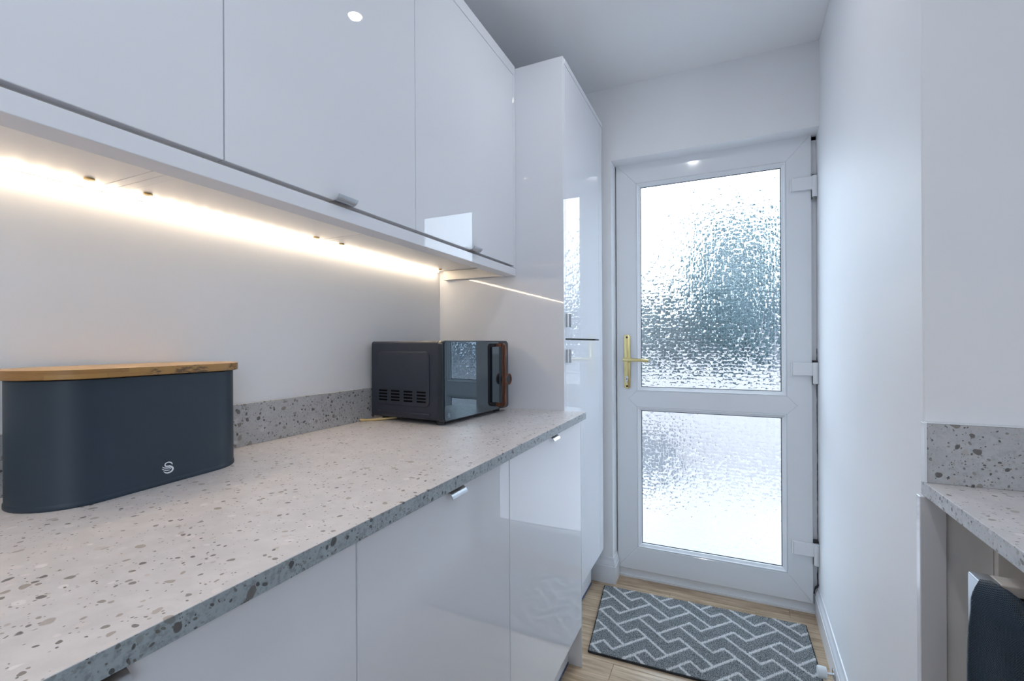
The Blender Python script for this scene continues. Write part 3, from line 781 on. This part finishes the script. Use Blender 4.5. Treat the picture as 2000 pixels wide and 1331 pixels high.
b.faces.new(top_); b.faces.new(bot_[::-1])
M_back = plain('mat_backing', C(0.035, 0.038, 0.042), 0.9)
obj('backing', b, M_back, mt)
# pattern segments in 40 mm modules, period 4 x 6
A_ = 0.0403; AY = 0.0397
P0 = (0.209, 0.086)
cell = [((0, 0), (-3, 3)), ((-3, 3), (-4, 2)), ((-4, 2), (-5, 3)), ((-5, 3), (-2, 6)), ((-2, 6), (-1, 5)), ((-1, 5), (0, 6)), ((0, 0), (2, 2)), ((-1, 3), (-3, 5))]
segs = []
for a in range(-3, 8):
    for c in range(-2, 4):
        for (p, q) in cell:
            segs.append((P0[0]+(p[0]+4*a)*A_, P0[1]+(p[1]+6*c)*AY, P0[0]+(q[0]+4*a)*A_, P0[1]+(q[1]+6*c)*AY))
segs = np.array(segs)
rng = np.random.default_rng(5)
sp2 = 0.00245
gx, gy = np.meshgrid(np.arange(sp2*1.2, MWX-sp2, sp2), np.arange(sp2*1.2, MWY-sp2, sp2))
gx = gx.ravel() + rng.uniform(-.7e-3, .7e-3, gx.size); gy = gy.ravel() + rng.uniform(-.7e-3, .7e-3, gy.size)
dmin = np.full(gx.size, 1.0)
for s in segs:
    ax, ay, bx, by = s; L2 = (bx-ax)**2+(by-ay)**2
    tt = np.clip(((gx-ax)*(bx-ax)+(gy-ay)*(by-ay))/L2, 0, 1)
    dmin = np.minimum(dmin, np.hypot(gx-ax-tt*(bx-ax), gy-ay-tt*(by-ay)))
white = dmin < 0.0042 + rng.normal(0, .0004, gx.size)
X = gx + 0.042*(gy/MWY)*(1-gx/MWX) - 0.008*(gy/MWY)*(gx/MWX); Y = -gy
def tufts(name, mask, h, r, mat):
    x, y = X[mask], Y[mask]; n = x.size
    ang = rng.uniform(0, math.pi, n); hh = h*rng.uniform(0.85, 1.12, n); lx = rng.normal(0, r*0.5, n); ly = rng.normal(0, r*0.5, n)
    V = np.zeros((n, 8, 3))
    for k in range(4):
        a = ang + k*math.pi/2
        V[:, k] = np.stack([x+r*np.cos(a), y+r*np.sin(a), np.full(n, 0.004)], 1)
        V[:, 4+k] = np.stack([x+lx+r*0.55*np.cos(a), y+ly+r*0.55*np.sin(a), 0.004+hh], 1)
    base = (np.arange(n)*8)[:, None]
    F_ = np.concatenate([base+np.array(f) for f in ([0, 1, 5, 4], [1, 2, 6, 5], [2, 3, 7, 6], [3, 0, 4, 7], [4, 5, 6, 7])], 1).reshape(-1, 4)
    me = bpy.data.meshes.new(name)
    me.vertices.add(n*8); me.vertices.foreach_set('co', V.ravel())
    me.loops.add(F_.size); me.loops.foreach_set('vertex_index', F_.ravel().astype(np.int32))
    me.polygons.add(len(F_)); me.polygons.foreach_set('loop_start', np.arange(0, F_.size, 4).astype(np.int32))
    try: me.polygons.foreach_set('loop_total', np.full(len(F_), 4, np.int32))
    except Exception: pass
    me.update(calc_edges=True); me.validate()
    me.materials.append(mat)
    o = link(bpy.data.objects.new(name, me), mt); o['kind'] = 'stuff'
    return o
t = NT('grey_pile'); co_ = t.coord(); nz = t.noise(co_, 420, 3, 0.7); n2 = t.noise(co_, 9, 2)
t.P(col=t.mix(t.smooth(nz.outputs[0], 0.44, 0.58), C(0.07, 0.105, 0.115), C(0.66, 0.68, 0.70)), rough=0.95)
M_pile = t.m
M_pilew = plain('white_pile', C(0.86, 0.87, 0.88), 0.95, noise=0.15, nscale=400)
tufts('grey_pile', ~white, 0.0062, 0.00135, M_pile)['label'] = 'flecked grey pile'
tufts('white_lines', white, 0.0078, 0.00150, M_pilew)['label'] = 'white zigzag pattern lines'
# whipped edge
b = bmesh.new(); stp = 0.0035
for (p, q) in (((0, 0), (MWX, 0)), ((MWX, 0), (MWX, MWY)), ((MWX, MWY), (0, MWY)), ((0, MWY), (0, 0))):
    L = math.hypot(q[0]-p[0], q[1]-p[1]); k = int(L/stp)
    dx, dy = (q[0]-p[0])/L, (q[1]-p[1])/L
    for i in range(k):
        x, y = p[0]+dx*(i+.5)*stp, p[1]+dy*(i+.5)*stp
        Xx, Yy = mp(x, y)
        w_ = 0.0014; o_ = 0.0026
        vs = []
        for (s1, s2, z) in ((-w_, -o_, 0.0008), (-w_, -o_*.7, 0.0075), (-w_, o_*.7, 0.0075), (-w_, o_, 0.0008), (w_, -o_, 0.0008), (w_, -o_*.7, 0.0075), (w_, o_*.7, 0.0075), (w_, o_, 0.0008)):
            vs.append(b.verts.new((Xx+dx*s1+dy*s2, Yy-dy*s1+dx*s2*-1*-1, z)))
        for f in ((0, 1, 2, 3), (7, 6, 5, 4), (0, 4, 5, 1), (1, 5, 6, 2), (2, 6, 7, 3)): b.faces.new([vs[k2] for k2 in f])
o = obj('edge_stitching', b, M_back, mt); o['kind'] = 'stuff'

# ---------------------------------------------------------------- door stop
yd = 1.825; zf = 0.040
ds = thing('door_stop', 'white rubber door stop on a steel stem by the skirting', 'door stop', (wx(yd)-0.015, yd, zf))
obj('stem', cyl_bm((-0.013, 0, 0), 'X', 0.0045, 0.026, 16), M_chrome, ds, 40)
obj('buffer', cyl_bm((-0.033, 0, 0), 'X', 0.0185, 0.026, 32, 0.0015), M_rubberw, ds, 40)
obj('wall_plate', cyl_bm((-0.0012, 0, 0), 'X', 0.020, 0.0022, 32, 0.0006), M_chrome, ds, 40)

# ---------------------------------------------------------------- ceiling downlights
t = NT('lamp_lens'); t.P(col=C(1, 1, 1), em=C(1.0, 0.90, 0.74), ems=22.0); M_lens = t.m
M_bezel = plain('white_bezel', C(0.8, 0.8, 0.8), 0.3)
for i, (x, y) in enumerate(DOWN):
    dl = thing('downlight', ['round recessed ceiling downlight nearest the back door', 'added unseen downlight in the middle of the room, for fill', 'added unseen downlight nearest the added window, for fill'][i], 'downlight', (x, y, CZ), 0, 'recessed ceiling downlights')
    obj('bezel', ring_bm((0, 0, -0.002), 'Z', 0.0245, 0.042, 0.004), M_bezel, dl, 40)
    obj('lens', cyl_bm((0, 0, -0.0015), 'Z', 0.024, 0.002, 32), M_lens, dl, 40)

# ---------------------------------------------------------------- added fill-light window over the right worktop, outside the frame
wn2 = bpy.data.objects.new('fill_window', None); COL.objects.link(wn2); wn2.location = (XR+0.06, -1.1, 0.995); struct(wn2, 'added unseen white framed window over the right worktop, for fill light', 'window')
bm = bmesh.new()
for (a, b_, c, d_) in ((-0.50, -0.46, 0, 1.055), (0.46, 0.50, 0, 1.055), (-0.46, 0.46, 0, 0.04), (-0.46, 0.46, 1.015, 1.055)):
    box_bm(-0.03, 0.03, a, b_, c, d_, 0.002, 1, bm=bm)
obj('fill_window_frame', bm, M_pvc, wn2)

# ---------------------------------------------------------------- the garden seen through the textured glass
M_pave = plain('pale_paving', C(0.33, 0.31, 0.315), 0.8, noise=0.08, nscale=3)
M_gwall = plain('pale_garden_wall', C(0.40, 0.37, 0.375), 0.85, noise=0.06, nscale=4)
struct(obj('patio', box_bm(-8, 8, 2.42, 16, -0.22, -0.12), M_pave), 'pale paved patio beyond the back door', 'patio')
gw = tag(obj('garden_wall', box_bm(-6, 6, 5.2, 5.35, -0.12, 0.86, 0.01, 1), M_gwall), 'pale grey garden wall seen blurred through the door glass', 'garden wall')
gf = tag(obj('garden_fence', box_bm(-7, 7, 8.4, 8.5, -0.12, 1.95, 0.01, 1), plain('lilac_grey_fence', C(0.17, 0.175, 0.195), 0.8, noise=0.2, nscale=2)), 'lilac grey fence band blurred across the middle of the upper glass', 'fence')
t = NT('foliage'); co_ = t.coord(); nz = t.noise(co_, 9, 4)
t.P(col=t.ramp(nz.outputs[0], [(0.35, C(0.045, 0.085, 0.095)), (0.55, C(0.09, 0.155, 0.175)), (0.75, C(0.16, 0.235, 0.255))]), rough=0.6)
M_fol = t.m
M_fol2 = plain('silver_foliage', C(0.14, 0.17, 0.175), 0.6, noise=0.4, nscale=12)
def tree(loc, h, z0, r, label, seed, n, mat, p=0.62):
    tr = thing('tree', label, 'tree', loc); rg = np.random.default_rng(seed); b = bmesh.new()
    for i in range(n):
        u = rg.uniform(0, 1); z = z0 + (h-z0)*u                     # egg-shaped crown
        rad = r*math.sin(math.pi*(1-u)**0.62)**p*math.sqrt(rg.uniform(0.1, 1)); a = rg.uniform(0, 2*math.pi)
        c = Vector((rad*math.cos(a), rad*math.sin(a), z))
        d1_ = Vector(rg.normal(0, 1, 3)).normalized(); d2_ = d1_.cross(Vector(rg.normal(0, 1, 3))).normalized()
        s = rg.uniform(0.05, 0.10)
        v = [b.verts.new(c+d1_*s), b.verts.new(c+d2_*s*.5), b.verts.new(c-d1_*s), b.verts.new(c-d2_*s*.5)]
        b.faces.new(v)
    o = obj('crown', b, mat, tr); o['kind'] = 'stuff'
    obj('trunk', cyl_bm((0, 0, z0/2+0.15), 'Z', 0.06, z0+0.3, 12, r2=0.035), plain('bark', C(.10, .07, .05), .9), tr)
tree((0.14, 6.4, -0.12), 2.75, 0.7, 0.66, 'dark garden tree blurred behind the tall upper glass', 2, 2300, M_fol)
tree((-0.95, 7.2, -0.12), 1.9, 0.3, 0.75, 'paler bluish shrub blurred behind the handle side of the upper glass', 4, 1500, M_fol2)
pt = thing('planter', 'grey garden planter blurred behind the top of the lower glass', 'planter', (-0.72, 4.55, -0.12))
obj('pot', prism_bm([(-0.24, 0), (0.24, 0), (0.28, 0.38), (-0.28, 0.38)], 'Y', -0.14, 0.14, 0.01, 1), plain('grey_pot', C(0.17, 0.175, 0.19), 0.7), pt)
obj('soil', box_bm(-0.255, 0.255, -0.125, 0.125, 0.375, 0.386), plain('soil', C(0.06, 0.05, 0.04), 0.9), pt)
